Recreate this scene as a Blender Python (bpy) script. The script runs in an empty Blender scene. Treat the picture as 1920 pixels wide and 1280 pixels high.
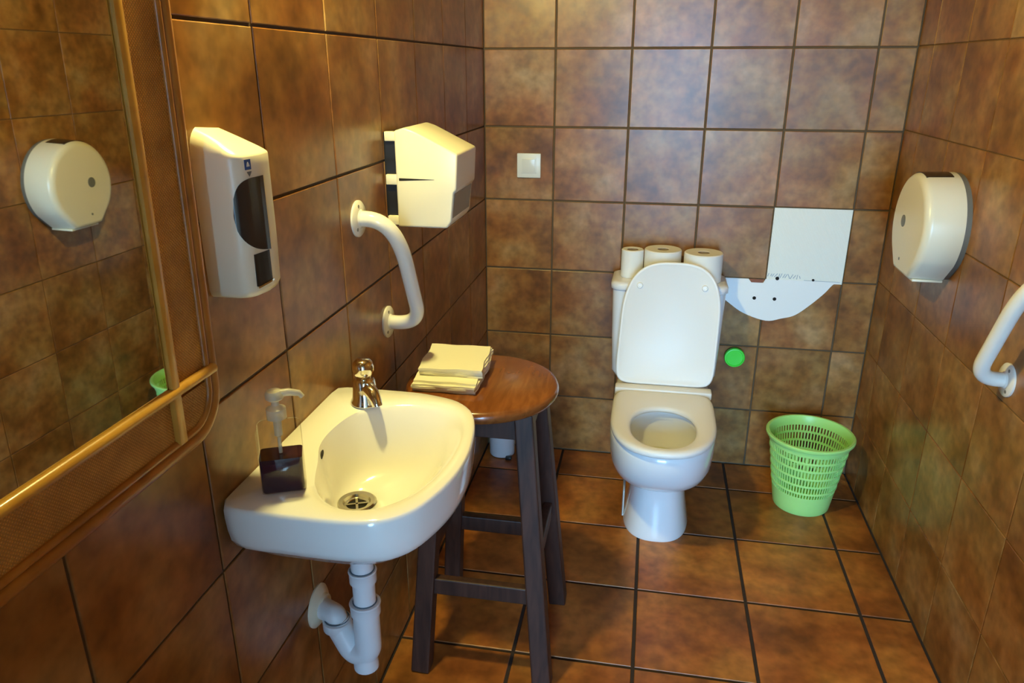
import bpy, bmesh, math, random
from mathutils import Vector, Matrix, Euler
random.seed(7)
PI = math.pi
scene = bpy.context.scene
COL = scene.collection

# ------------------------------------------------------------------ camera
cam_d = bpy.data.cameras.new('camera'); cam = bpy.data.objects.new('camera', cam_d); COL.objects.link(cam)
cam_d.sensor_fit = 'HORIZONTAL'; cam_d.sensor_width = 36.0; cam_d.lens = 1404.74 * 36 / 1920
cam_d.clip_start = 0.02
cam.location = (0.5788, -2.6341, 1.4214)
cam.rotation_euler = (PI / 2 - 0.3514, 0, 0.181)
scene.camera = cam

# ------------------------------------------------------------------ light and exposure
scene.view_settings.view_transform = 'Standard'
scene.view_settings.look = 'None'
scene.view_settings.gamma = 1.0
scene.view_settings.use_curve_mapping = False
scene.view_settings.exposure = 0.0
SKY_COL = (0.33, 0.64, 1.0); SKY_STR = 37.0          # daylight that enters by the doorway behind the camera
LAMP_COL = (1.0, 0.86, 0.30); LAMP_STR = 890.0        # the wall lamp above the basin
world = bpy.data.worlds.new('sky'); scene.world = world; world.use_nodes = True
bg = world.node_tree.nodes['Background']
bg.inputs[0].default_value = (*SKY_COL, 1); bg.inputs[1].default_value = SKY_STR
DOOR_X0, DOOR_X1, DOOR_H, FRONT_Y = 0.20, 1.22, 2.05, -3.10
OUT_Y = -5.20                                        # outer door of the unseen lobby, added to keep daylight off the left wall
IN_X0 = 0.40  # left jamb of the inner doorway, set to block daylight from the left side
pl = bpy.data.lights.new('doorway_daylight', 'AREA'); pl.shape = 'RECTANGLE'
pl.size = DOOR_X1 - DOOR_X0; pl.size_y = DOOR_H; pl.cycles.is_portal = True
po = bpy.data.objects.new('doorway_daylight', pl); COL.objects.link(po)
po.location = ((DOOR_X0 + DOOR_X1) / 2, OUT_Y - 0.06, DOOR_H / 2)
po.rotation_euler = (PI / 2, 0, 0)

XR = 1.3559      # inner face of the right wall; left wall is x = 0, back wall y = 0, floor z = 0
CEIL = 2.45

# ------------------------------------------------------------------ helpers
def smooth_mesh(me, ang=40):
    me.polygons.foreach_set('use_smooth', [True] * len(me.polygons))
    try: me.set_sharp_from_angle(angle=math.radians(ang))
    except Exception: pass

def obj(name, bm, m, parent=None, smooth=True, ang=40):
    bmesh.ops.recalc_face_normals(bm, faces=bm.faces)
    me = bpy.data.meshes.new(name); bm.to_mesh(me); bm.free()
    if smooth: smooth_mesh(me, ang)
    if m: me.materials.append(m)
    o = bpy.data.objects.new(name, me); COL.objects.link(o)
    if parent:
        o.parent = parent
    return o

def empty(name, loc=(0, 0, 0)):
    o = bpy.data.objects.new(name, None); COL.objects.link(o); o.location = loc
    o.empty_display_size = 0.05
    return o

def tag(o, label, cat, group=None):
    o['label'] = label; o['category'] = cat
    if group: o['group'] = group
    return o

def structure(o, label=None):
    o['kind'] = 'structure'
    if label: o['label'] = label
    return o

def box(bm, lo, hi, bevel=0.0, seg=2):
    lo = Vector(lo); hi = Vector(hi)
    c = (lo + hi) / 2; s = hi - lo
    r = bmesh.ops.create_cube(bm, size=1.0)
    for v in r['verts']: v.co = Vector((v.co.x * s.x, v.co.y * s.y, v.co.z * s.z)) + c
    if bevel > 0:
        es = list({e for v in r['verts'] for e in v.link_edges})
        bmesh.ops.bevel(bm, geom=es, offset=bevel, segments=seg, profile=0.5, affect='EDGES')
    return bm

def loft(bm, rings, cap0=False, cap1=False, loop=False):
    vr = [[bm.verts.new(p) for p in r] for r in rings]
    n = len(vr[0])
    m = len(vr)
    for i in range(m if loop else m - 1):
        a = vr[i]; b = vr[(i + 1) % m]
        for j in range(n):
            k = (j + 1) % n
            try: bm.faces.new((a[j], a[k], b[k], b[j]))
            except ValueError: pass
    if cap0: bm.faces.new(vr[0][::-1])
    if cap1: bm.faces.new(vr[-1])
    return bm

def lathe(bm, prof, n=32, c=(0, 0, 0), axis='Z', cap0=True, cap1=True, rot=None):
    """prof: list of (radius, height) along the axis."""
    rings = []
    for r, h in prof:
        ring = []
        for i in range(n):
            a = 2 * PI * i / n
            p = Vector((r * math.cos(a), r * math.sin(a), h))
            if axis == 'X': p = Vector((p.z, p.x, p.y))
            elif axis == 'Y': p = Vector((p.y, p.z, p.x))
            elif axis == '-X': p = Vector((-p.z, p.y, p.x))
            elif axis == '-Y': p = Vector((p.x, -p.z, p.y))
            if rot is not None: p = rot @ p
            ring.append(p + Vector(c))
        rings.append(ring)
    return loft(bm, rings, cap0 and prof[0][0] > 1e-6, cap1 and prof[-1][0] > 1e-6)

def fillet(pts, r, seg=8):
    pts = [Vector(p) for p in pts]; out = [pts[0]]
    for i in range(1, len(pts) - 1):
        a, b, c = pts[i - 1], pts[i], pts[i + 1]
        d1 = (a - b).normalized(); d2 = (c - b).normalized()
        ang = d1.angle(d2)
        rr = r[i - 1] if isinstance(r, (list, tuple)) else r
        t = min(rr / math.tan(ang / 2), (a - b).length * 0.49, (c - b).length * 0.49)
        p1 = b + d1 * t; p2 = b + d2 * t
        for k in range(seg + 1):
            s = k / seg
            out.append(p1 * (1 - s) ** 2 + b * 2 * s * (1 - s) + p2 * s * s)
    out.append(pts[-1])
    return out

def tube(bm, pts, r, n=16, closed=False, caps=True):
    pts = [Vector(p) for p in pts]; m = len(pts)
    tans = []
    for i in range(m):
        if closed: t = pts[(i + 1) % m] - pts[i - 1]
        else: t = pts[min(i + 1, m - 1)] - pts[max(i - 1, 0)]
        tans.append(t.normalized())
    up = Vector((0, 0, 1))
    if abs(tans[0].dot(up)) > 0.9: up = Vector((0, 1, 0))
    nrm = (up - tans[0] * up.dot(tans[0])).normalized()
    rings = []
    for i in range(m):
        nrm = (nrm - tans[i] * nrm.dot(tans[i])).normalized()
        bi = tans[i].cross(nrm)
        rr = r[i] if isinstance(r, (list, tuple)) else r
        rings.append([pts[i] + (nrm * math.cos(2 * PI * k / n) + bi * math.sin(2 * PI * k / n)) * rr for k in range(n)])
    return loft(bm, rings, caps and not closed, caps and not closed, loop=closed)

def bar(bm, p0, p1, w0, w1, side=(1, 0, 0), d0=None, d1=None, bevel=0.003):
    """tapered square bar between two points; side = direction of the width."""
    p0 = Vector(p0); p1 = Vector(p1); ax = (p1 - p0).normalized()
    s = Vector(side); s = (s - ax * s.dot(ax)).normalized(); t = ax.cross(s)
    d0 = w0 if d0 is None else d0; d1 = w1 if d1 is None else d1
    vs = []
    for p, w, d in ((p0, w0, d0), (p1, w1, d1)):
        for a, b in ((-1, -1), (1, -1), (1, 1), (-1, 1)):
            vs.append(bm.verts.new(p + s * a * w / 2 + t * b * d / 2))
    fs = [(0, 1, 2, 3), (7, 6, 5, 4), (0, 4, 5, 1), (1, 5, 6, 2), (2, 6, 7, 3), (3, 7, 4, 0)]
    for f in fs: bm.faces.new([vs[i] for i in f])
    if bevel:
        es = list({e for v in vs for e in v.link_edges})
        bmesh.ops.bevel(bm, geom=es, offset=bevel, segments=2, profile=0.5, affect='EDGES')
    return bm

def prism(bm, poly, lo, hi, axis='Y', bevel=0.0, seg=2):
    """extrude a 2-D polygon along an axis. axis Y: poly is (x,z); axis X: poly is (y,z)."""
    def P(p, h): return Vector((p[0], h, p[1])) if axis == 'Y' else (Vector((h, p[0], p[1])) if axis == 'X' else Vector((p[0], p[1], h)))
    a = [bm.verts.new(P(p, lo)) for p in poly]; b = [bm.verts.new(P(p, hi)) for p in poly]
    n = len(poly)
    bm.faces.new(a[::-1]); bm.faces.new(b)
    for i in range(n): bm.faces.new((a[i], a[(i + 1) % n], b[(i + 1) % n], b[i]))
    if bevel:
        bmesh.ops.recalc_face_normals(bm, faces=bm.faces)
        es = list({e for v in a + b for e in v.link_edges})
        bmesh.ops.bevel(bm, geom=es, offset=bevel, segments=seg, profile=0.5, affect='EDGES', clamp_overlap=True)
    return bm

def catmull(ctrl, per=8):
    out = []; n = len(ctrl)
    for i in range(n):
        p0, p1, p2, p3 = (Vector(ctrl[(i + k - 1) % n]) for k in range(4))
        for k in range(per):
            t = k / per
            out.append(0.5 * ((2 * p1) + (p2 - p0) * t + (2 * p0 - 5 * p1 + 4 * p2 - p3) * t * t + (3 * p1 - p0 - 3 * p2 + p3) * t ** 3))
    return out

def polar(poly, c, n):
    """resample a closed 2-D outline at n equal polar angles about c."""
    out = []
    c = Vector(c); m = len(poly)
    for i in range(n):
        a = 2 * PI * i / n; d = Vector((math.cos(a), math.sin(a)))
        best = None
        for j in range(m):
            p = Vector(poly[j]) - c; q = Vector(poly[(j + 1) % m]) - c
            e = q - p; den = d.x * e.y - d.y * e.x
            if abs(den) < 1e-12: continue
            t = (p.x * e.y - p.y * e.x) / den; s = (p.x * d.y - p.y * d.x) / den
            if t > 0 and -1e-6 <= s <= 1 + 1e-6:
                if best is None or t > best: best = t
        out.append(c + d * best)
    return out

# ------------------------------------------------------------------ materials
def mat(name, color, rough=0.5, metal=0.0, spec=0.5, coat=0.0, **kw):
    m = bpy.data.materials.new(name); m.use_nodes = True
    b = m.node_tree.nodes['Principled BSDF']
    b.inputs['Base Color'].default_value = (*color, 1)
    b.inputs['Roughness'].default_value = rough
    b.inputs['Metallic'].default_value = metal
    b.inputs['Specular IOR Level'].default_value = spec
    b.inputs['Coat Weight'].default_value = coat
    for k, v in kw.items(): b.inputs[k.replace('_', ' ')].default_value = v
    return m

def N(m, t, **kw):
    n = m.node_tree.nodes.new(t)
    for k, v in kw.items(): setattr(n, k, v)
    return n
def LK(m, a, b): m.node_tree.links.new(a, b)

def ramp(m, stops):
    r = N(m, 'ShaderNodeValToRGB'); e = r.color_ramp.elements
    while len(e) < len(stops): e.new(0.5)
    for i, (p, c) in enumerate(stops): e[i].position = p; e[i].color = (*c, 1)
    return r

def tile_material(name, stops, scale, rough, bump, tint, spec=0.5, fine=0.25, rot=0.0):
    m = mat(name, stops[0][1], rough, spec=spec)
    b = m.node_tree.nodes['Principled BSDF']
    tc = N(m, 'ShaderNodeTexCoord'); oi = N(m, 'ShaderNodeObjectInfo')
    mul = N(m, 'ShaderNodeVectorMath', operation='MULTIPLY'); mul.inputs[1].default_value = (61.0, 83.0, 47.0)
    add = N(m, 'ShaderNodeVectorMath', operation='ADD')
    comb = N(m, 'ShaderNodeCombineXYZ')
    for i in range(3): LK(m, oi.outputs['Random'], comb.inputs[i])
    LK(m, comb.outputs[0], mul.inputs[0]); LK(m, tc.outputs['Object'], add.inputs[0]); LK(m, mul.outputs[0], add.inputs[1])
    n1 = N(m, 'ShaderNodeTexNoise'); n1.inputs['Scale'].default_value = scale; n1.inputs['Detail'].default_value = 3.5; n1.inputs['Roughness'].default_value = 0.5
    n1.inputs['Distortion'].default_value = 0.1
    LK(m, add.outputs[0], n1.inputs['Vector'])
    r = ramp(m, stops); LK(m, n1.outputs[0], r.inputs[0])
    n2 = N(m, 'ShaderNodeTexNoise'); n2.inputs['Scale'].default_value = scale * 5; n2.inputs['Detail'].default_value = 2
    LK(m, add.outputs[0], n2.inputs['Vector'])
    mr = N(m, 'ShaderNodeMapRange'); mr.inputs[1].default_value = 0.3; mr.inputs[2].default_value = 0.7
    mr.inputs[3].default_value = 1 - fine; mr.inputs[4].default_value = 1 + fine
    LK(m, n2.outputs[0], mr.inputs[0])
    # each tile a little lighter or darker
    mr2 = N(m, 'ShaderNodeMapRange'); mr2.inputs[3].default_value = 1 - tint; mr2.inputs[4].default_value = 1 + tint
    LK(m, oi.outputs['Random'], mr2.inputs[0])
    mm = N(m, 'ShaderNodeMath', operation='MULTIPLY'); LK(m, mr.outputs[0], mm.inputs[0]); LK(m, mr2.outputs[0], mm.inputs[1])
    sc = N(m, 'ShaderNodeVectorMath', operation='SCALE'); LK(m, r.outputs[0], sc.inputs[0]); LK(m, mm.outputs[0], sc.inputs['Scale'])
    n4 = N(m, 'ShaderNodeTexNoise'); n4.inputs['Scale'].default_value = scale * 0.8; n4.inputs['Detail'].default_value = 2
    off = N(m, 'ShaderNodeVectorMath', operation='ADD'); off.inputs[1].default_value = (13.1, 7.7, 3.3)
    LK(m, add.outputs[0], off.inputs[0]); LK(m, off.outputs[0], n4.inputs['Vector'])
    hr = ramp(m, [(0.36, (0.96, 1.02, 1.0)), (0.5, (1.0, 1.0, 1.0)), (0.64, (1.05, 0.975, 1.02))]); LK(m, n4.outputs[0], hr.inputs[0])
    hm = N(m, 'ShaderNodeVectorMath', operation='MULTIPLY'); LK(m, sc.outputs[0], hm.inputs[0]); LK(m, hr.outputs[0], hm.inputs[1])
    LK(m, hm.outputs[0], b.inputs['Base Color'])
    bp = N(m, 'ShaderNodeBump'); bp.inputs['Strength'].default_value = bump; bp.inputs['Distance'].default_value = 0.01
    n3 = N(m, 'ShaderNodeTexNoise'); n3.inputs['Scale'].default_value = 10; n3.inputs['Detail'].default_value = 0
    LK(m, add.outputs[0], n3.inputs['Vector']); LK(m, n3.outputs[0], bp.inputs['Height']); LK(m, bp.outputs[0], b.inputs['Normal'])
    return m

M = {}
M['wall_tile'] = tile_material('wall_tile_glaze', [(0.30, (0.155, 0.057, 0.010)), (0.45, (0.255, 0.106, 0.024)), (0.58, (0.310, 0.154, 0.046)), (0.72, (0.36, 0.213, 0.088))], 7.0, 0.30, 0.06, 0.09, spec=0.42)
M['floor_tile'] = tile_material('terracotta', [(0.3, (0.18, 0.054, 0.010)), (0.5, (0.345, 0.112, 0.020)), (0.68, (0.46, 0.178, 0.034))], 6.0, 0.36, 0.10, 0.10)
M['grout'] = mat('grout', (0.10, 0.066, 0.036), 0.9)
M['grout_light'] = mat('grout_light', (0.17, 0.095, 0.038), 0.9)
M['floor_grout'] = mat('floor_grout', (0.035, 0.022, 0.016), 0.9)
M['plaster'] = mat('plaster', (0.72, 0.68, 0.58), 0.85)
M['ceiling'] = mat('ceiling_low_bounce', (0.20, 0.13, 0.07), 0.8)  # unseen ceiling, darkened in colour to cut bounced lamplight
M['lobby'] = mat('dark_lobby_plaster', (0.30, 0.23, 0.15), 0.8)  # unseen front wall and added lobby, kept dark to cut bounced light
M['concrete'] = mat('concrete', (0.45, 0.44, 0.42), 0.9)
M['ceramic'] = mat('white_ceramic', (0.82, 0.81, 0.77), 0.10, coat=0.3)
M['ceramic_wc'] = mat('white_ceramic_toilet', (0.83, 0.83, 0.83), 0.12, coat=0.3)
M['seat_plastic'] = mat('white_seat_plastic', (0.87, 0.84, 0.78), 0.42)
M['cream'] = mat('cream_plastic', (0.80, 0.75, 0.58), 0.28)
M['enamel'] = mat('white_enamel', (0.82, 0.79, 0.70), 0.2)
M['pvc'] = mat('white_pvc', (0.78, 0.80, 0.83), 0.35)
M['pvc_ring'] = mat('pvc_seal', (0.12, 0.16, 0.20), 0.6)
M['paper'] = mat('white_tissue', (0.84, 0.82, 0.76), 0.95, spec=0.1)
M['card'] = mat('cardboard_core', (0.33, 0.24, 0.15), 0.9)
M['napkin'] = mat('paper_towel', (0.86, 0.83, 0.66), 0.95, spec=0.1)
M['dark'] = mat('black_plastic_and_shade', (0.012, 0.011, 0.010), 0.35)  # black plastic, also the shade in the dispenser gap and pot notch
M['smoke'] = mat('smoked_window', (0.035, 0.026, 0.020), 0.15)
M['grey'] = mat('grey_plastic', (0.16, 0.16, 0.14), 0.4)
M['greywin'] = mat('grey_window', (0.20, 0.19, 0.14), 0.25)
M['chrome'] = mat('chrome', (0.80, 0.76, 0.66), 0.08, 1.0)
M['steel'] = mat('drain_steel', (0.60, 0.56, 0.45), 0.18, 1.0)
M['hole'] = mat('dark_hole', (0.01, 0.008, 0.006), 0.9)
M['green'] = mat('green_plastic', (0.48, 0.90, 0.27), 0.35, Subsurface_Weight=0.25)
M['green'].node_tree.nodes['Principled BSDF'].inputs['Subsurface Radius'].default_value = (0.006, 0.012, 0.004)
M['capgreen'] = mat('bright_green_plastic', (0.10, 0.93, 0.07), 0.3)
M['capdark'] = mat('cap_collar', (0.03, 0.16, 0.04), 0.5)
M['blue'] = mat('blue_print', (0.03, 0.09, 0.28), 0.4)
M['stickerwhite'] = mat('white_print', (0.75, 0.75, 0.72), 0.4)
M['scribble'] = mat('blue_pencil', (0.36, 0.43, 0.50), 0.9)
M['mirror'] = mat('mirror_silver', (0.80, 0.82, 0.76), 0.015, 1.0)
M['switch'] = mat('switch_plastic', (0.74, 0.76, 0.74), 0.3)
M['switch2'] = mat('switch_rocker', (0.70, 0.72, 0.70), 0.25)
M['hose'] = mat('braided_hose', (0.45, 0.42, 0.38), 0.4, 0.6)

def wood(name, c1, c2, rough, scale=(3, 30, 30), coat=0.2):
    m = mat(name, c1, rough, coat=coat); b = m.node_tree.nodes['Principled BSDF']
    tc = N(m, 'ShaderNodeTexCoord'); mp = N(m, 'ShaderNodeMapping'); mp.inputs['Scale'].default_value = scale
    LK(m, tc.outputs['Object'], mp.inputs['Vector'])
    n = N(m, 'ShaderNodeTexNoise'); n.inputs['Scale'].default_value = 2.0; n.inputs['Detail'].default_value = 5; n.inputs['Distortion'].default_value = 0.8
    LK(m, mp.outputs[0], n.inputs['Vector'])
    r = ramp(m, [(0.35, c1), (0.65, c2)]); LK(m, n.outputs[0], r.inputs[0]); LK(m, r.outputs[0], b.inputs['Base Color'])
    bp = N(m, 'ShaderNodeBump'); bp.inputs['Strength'].default_value = 0.06; bp.inputs['Distance'].default_value = 0.003
    LK(m, n.outputs[0], bp.inputs['Height']); LK(m, bp.outputs[0], b.inputs['Normal'])
    return m
M['seat_wood'] = wood('varnished_seat_wood', (0.17, 0.052, 0.012), (0.27, 0.090, 0.022), 0.22, (20, 3, 20), 0.3)
M['leg_wood'] = wood('dark_stained_wood', (0.030, 0.011, 0.007), (0.062, 0.024, 0.015), 0.5, (30, 30, 3), 0.1)
M['cane'] = wood('honey_cane', (0.52, 0.26, 0.035), (0.66, 0.36, 0.06), 0.3, (8, 8, 8), 0.2)
M['cane_dark'] = wood('brown_cane', (0.30, 0.12, 0.022), (0.44, 0.19, 0.035), 0.32, (8, 8, 8), 0.2)

def woven():
    m = mat('woven_rattan', (0.3, 0.15, 0.04), 0.55); b = m.node_tree.nodes['Principled BSDF']
    tc = N(m, 'ShaderNodeTexCoord')
    mp = N(m, 'ShaderNodeMapping'); mp.inputs['Rotation'].default_value = (PI / 4, 0, 0)
    LK(m, tc.outputs['Object'], mp.inputs['Vector'])
    w1 = N(m, 'ShaderNodeTexWave', wave_type='BANDS', bands_direction='Y'); w1.inputs['Scale'].default_value = 100; w1.inputs['Distortion'].default_value = 1.2; w1.inputs['Detail'].default_value = 1
    w2 = N(m, 'ShaderNodeTexWave', wave_type='BANDS', bands_direction='Z'); w2.inputs['Scale'].default_value = 100; w2.inputs['Distortion'].default_value = 1.2; w2.inputs['Detail'].default_value = 1
    for w in (w1, w2): LK(m, mp.outputs[0], w.inputs['Vector'])
    mx = N(m, 'ShaderNodeMath', operation='MULTIPLY'); LK(m, w1.outputs['Fac'], mx.inputs[0]); LK(m, w2.outputs['Fac'], mx.inputs[1])
    n = N(m, 'ShaderNodeTexNoise'); n.inputs['Scale'].default_value = 22; n.inputs['Detail'].default_value = 4
    LK(m, tc.outputs['Object'], n.inputs['Vector'])
    r = ramp(m, [(0.3, (0.36, 0.165, 0.026)), (0.7, (0.60, 0.30, 0.055))]); LK(m, n.outputs[0], r.inputs[0])
    mr = N(m, 'ShaderNodeMapRange'); mr.inputs[3].default_value = 0.78; mr.inputs[4].default_value = 1.4; LK(m, mx.outputs[0], mr.inputs[0])  # weave colour lifted for the light it catches
    sc = N(m, 'ShaderNodeVectorMath', operation='SCALE'); LK(m, r.outputs[0], sc.inputs[0]); LK(m, mr.outputs[0], sc.inputs['Scale'])
    LK(m, sc.outputs[0], b.inputs['Base Color'])
    bp = N(m, 'ShaderNodeBump'); bp.inputs['Strength'].default_value = 0.5; bp.inputs['Distance'].default_value = 0.002
    LK(m, mx.outputs[0], bp.inputs['Height']); LK(m, bp.outputs[0], b.inputs['Normal'])
    return m
M['woven'] = woven()

def patch_material():
    m = mat('white_adhesive', (0.87, 0.88, 0.80), 0.8); b = m.node_tree.nodes['Principled BSDF']
    tc = N(m, 'ShaderNodeTexCoord'); mp = N(m, 'ShaderNodeMapping'); mp.inputs['Rotation'].default_value = (0, 0.5, 0)
    LK(m, tc.outputs['Object'], mp.inputs['Vector'])
    w = N(m, 'ShaderNodeTexWave', wave_type='BANDS', bands_direction='X'); w.inputs['Scale'].default_value = 42; w.inputs['Distortion'].default_value = 2.0; w.inputs['Detail'].default_value = 2
    LK(m, mp.outputs[0], w.inputs['Vector'])
    bp = N(m, 'ShaderNodeBump'); bp.inputs['Strength'].default_value = 0.25; bp.inputs['Distance'].default_value = 0.002
    LK(m, w.outputs['Fac'], bp.inputs['Height']); LK(m, bp.outputs[0], b.inputs['Normal'])
    return m
M['adhesive'] = patch_material()
M['whitepaint'] = mat('white_wall_paint', (0.89, 0.90, 0.88), 0.6)

def thin_glass(name, tint, refl):
    m = bpy.data.materials.new(name); m.use_nodes = True; nt = m.node_tree
    nt.nodes.remove(nt.nodes['Principled BSDF'])
    out = nt.nodes['Material Output']
    t = N(m, 'ShaderNodeBsdfTransparent'); t.inputs[0].default_value = (*tint, 1)
    g = N(m, 'ShaderNodeBsdfGlossy'); g.inputs['Roughness'].default_value = 0.08
    lw = N(m, 'ShaderNodeLayerWeight'); lw.inputs[0].default_value = refl
    mx = N(m, 'ShaderNodeMixShader'); hf = N(m, 'ShaderNodeMath', operation='MULTIPLY'); hf.inputs[1].default_value = 0.45; LK(m, lw.outputs['Fresnel'], hf.inputs[0]); LK(m, hf.outputs[0], mx.inputs[0]); LK(m, t.outputs[0], mx.inputs[1]); LK(m, g.outputs[0], mx.inputs[2])
    LK(m, mx.outputs[0], out.inputs[0])
    return m
M['clear'] = thin_glass('clear_plastic', (0.97, 0.96, 0.92), 0.08)
def translucent(name, col, frac):
    m = mat(name, col, 0.3); b = m.node_tree.nodes['Principled BSDF']
    t = N(m, 'ShaderNodeBsdfTransparent'); mx = N(m, 'ShaderNodeMixShader'); mx.inputs[0].default_value = frac
    LK(m, t.outputs[0], mx.inputs[1]); LK(m, b.outputs[0], mx.inputs[2]); LK(m, mx.outputs[0], m.node_tree.nodes['Material Output'].inputs[0])
    return m
M['clearpump'] = translucent('translucent_pump', (0.62, 0.58, 0.45), 0.45)
M['liquid'] = mat('purple_soap', (0.030, 0.010, 0.020), 0.08, coat=0.4)
M['water'] = mat('bowl_water_warm_tint', (0.60, 0.58, 0.36), 0.03)  # yellow tint paints the warm light into the water
def emit(name, col, s):
    m = bpy.data.materials.new(name); m.use_nodes = True; nt = m.node_tree
    nt.nodes.remove(nt.nodes['Principled BSDF'])
    e = N(m, 'ShaderNodeEmission'); e.inputs[0].default_value = (*col, 1); e.inputs[1].default_value = s
    LK(m, e.outputs[0], nt.nodes['Material Output'].inputs[0]); return m
M['bulb'] = emit('lamp_glow', LAMP_COL, LAMP_STR)

# ------------------------------------------------------------------ the room shell
def slab(name, lo, hi, m, label=None):
    return structure(obj(name, box(bmesh.new(), lo, hi), m, smooth=False), label)
G = 0.003
floor_o = slab('floor', (-0.2, FRONT_Y, -0.12), (XR + 0.2, 0.0, -G), M['floor_grout'])
wall_back = slab('wall_back', (-0.2, G, -0.12), (XR + 0.2, 0.15, CEIL), M['grout'])
wall_left = slab('wall_left', (-0.15, FRONT_Y, -0.12), (-G, G, CEIL), M['grout'])
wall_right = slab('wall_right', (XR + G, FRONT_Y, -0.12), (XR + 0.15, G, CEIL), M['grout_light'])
ceil = slab('ceiling', (-0.2, OUT_Y - 0.12, CEIL), (XR + 0.2, 0.15, CEIL + 0.1), M['ceiling'])
def wall_with_door(name, x0, x1, y):
    bm = bmesh.new()
    box(bm, (-0.2, y - 0.12, -0.12), (x0, y, CEIL)); box(bm, (x1, y - 0.12, -0.12), (XR + 0.2, y, CEIL)); box(bm, (x0, y - 0.12, DOOR_H), (x1, y, CEIL))
    return structure(obj(name, bm, M['lobby'], smooth=False))
wall_with_door('wall_front', IN_X0, DOOR_X1, FRONT_Y)
wall_with_door('wall_added_lobby_front', DOOR_X0, DOOR_X1, OUT_Y)  # unseen lobby added to narrow the daylight
def door_trim(name, x0, x1, y):
    bm = bmesh.new()
    for a, b, z0, z1 in ((x0 - 0.06, x0 + 0.012, 0, DOOR_H + 0.06), (x1 - 0.012, x1 + 0.06, 0, DOOR_H + 0.06), (x0 + 0.012, x1 - 0.012, DOOR_H - 0.012, DOOR_H + 0.06)):
        box(bm, (a, y - 0.13, z0), (b, y + 0.015, z1), 0.003)
    structure(obj(name, bm, M['leg_wood'], smooth=False))
door_trim('trim_1', IN_X0, DOOR_X1, FRONT_Y); door_trim('trim_2', DOOR_X0, DOOR_X1, OUT_Y)
slab('wall_added_lobby_left', (-0.15, OUT_Y, -0.12), (0.0, FRONT_Y - 0.12, CEIL), M['lobby'])
slab('wall_added_lobby_right', (XR, OUT_Y, -0.12), (XR + 0.15, FRONT_Y - 0.12, CEIL), M['lobby'])
slab('floor_added_lobby', (0.0, OUT_Y, -0.12), (XR, FRONT_Y - 0.12, 0.0), M['concrete'])
slab('floor_doorway', (IN_X0, FRONT_Y - 0.12, -0.12), (DOOR_X1, FRONT_Y, 0.0), M['concrete'])
slab('ground', (-6.0, -14.0, -0.12), (7.0, OUT_Y - 0.12, -0.01), M['concrete'])

# ---- tiles, each one an object of its own
_tm = {}
def tile_mesh(w, h, m, key, ch=0.0016, dep=0.0028):
    k = (round(w, 4), round(h, 4), key)
    if k in _tm: return _tm[k]
    bm = bmesh.new()
    rings = []
    for ins, z in ((0, -dep), (0, -ch), (ch * 0.35, -ch * 0.35), (ch, 0)):
        a = w / 2 - ins; b = h / 2 - ins
        rings.append([Vector((-a, -b, z)), Vector((a, -b, z)), Vector((a, b, z)), Vector((-a, b, z))])
    loft(bm, rings, False, True)
    bmesh.ops.recalc_face_normals(bm, faces=bm.faces)
    me = bpy.data.meshes.new('tile'); bm.to_mesh(me); bm.free(); me.materials.append(m)
    _tm[k] = me
    return me

ROT = {'back': Matrix(((1, 0, 0), (0, 0, -1), (0, 1, 0))),
       'left': Matrix(((0, 0, 1), (1, 0, 0), (0, 1, 0))),
       'right': Matrix(((0, 0, -1), (-1, 0, 0), (0, 1, 0))),
       'floor': Matrix.Identity(3)}
def lay_tiles(parent, side, us, vs, place, m, gap, skip=(), jit=0.0012):
    rng = random.Random(len(side) * 31 + 5)
    for i in range(len(us) - 1):
        for j in range(len(vs) - 1):
            if (i, j) in skip: continue
            w = abs(us[i + 1] - us[i]) - gap; h = abs(vs[j + 1] - vs[j]) - gap
            if w < 0.008 or h < 0.008: continue
            o = bpy.data.objects.new('tile', tile_mesh(w, h, m, side)); COL.objects.link(o)
            o.location = place((us[i] + us[i + 1]) / 2, (vs[j] + vs[j + 1]) / 2)
            o.rotation_mode = 'QUATERNION'
            jr = Euler((rng.uniform(-jit, jit), rng.uniform(-jit, jit), 0)).to_matrix()
            q = ROT[side] @ jr
            if rng.random() < 0.5 and abs(w - h) < 1e-4: q = q @ Matrix.Rotation(PI / 2 * rng.randrange(4), 3, 'Z')
            o.rotation_quaternion = q.to_quaternion()
            o.parent = parent

def cuts(lo, hi, first, pitch):
    k = math.ceil((lo - first) / pitch + 1e-6); v = [lo]
    while first + k * pitch < hi - 1e-6:
        if first + k * pitch - lo > 1e-3: v.append(first + k * pitch)
        k += 1
    v.append(hi); return v
zb = cuts(0, CEIL, 1.4779, 0.25)
xb = cuts(0, XR, 0.2435, 0.25)
# the tile missing above the old cistern mark
skip_i = min(range(len(xb) - 1), key=lambda i: abs(xb[i] - 0.9935)); skip_j = min(range(len(zb) - 1), key=lambda j: abs(zb[j] - 0.7279))
lay_tiles(wall_back, 'back', xb, zb, lambda u, v: (u, 0.0, v), M['wall_tile'], 0.0055, {(skip_i, skip_j)})
yl = cuts(FRONT_Y, 0, -1.033, 0.2595)
lay_tiles(wall_left, 'left', yl, zb, lambda u, v: (0.0, u, v), M['wall_tile'], 0.0045)
zr = cuts(0, CEIL, 0.248, 0.2465); yr = cuts(FRONT_Y, 0, -0.64, 0.25)
lay_tiles(wall_right, 'right', yr, zr, lambda u, v: (XR, u, v), M['wall_tile'], 0.0028)
xf = cuts(0, XR, 0.6096, 0.3066); yf = cuts(FRONT_Y, 0, -0.1946, 0.3066)
lay_tiles(floor_o, 'floor', xf, yf, lambda u, v: (u, v, 0.0), M['floor_tile'], 0.009)

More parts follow.
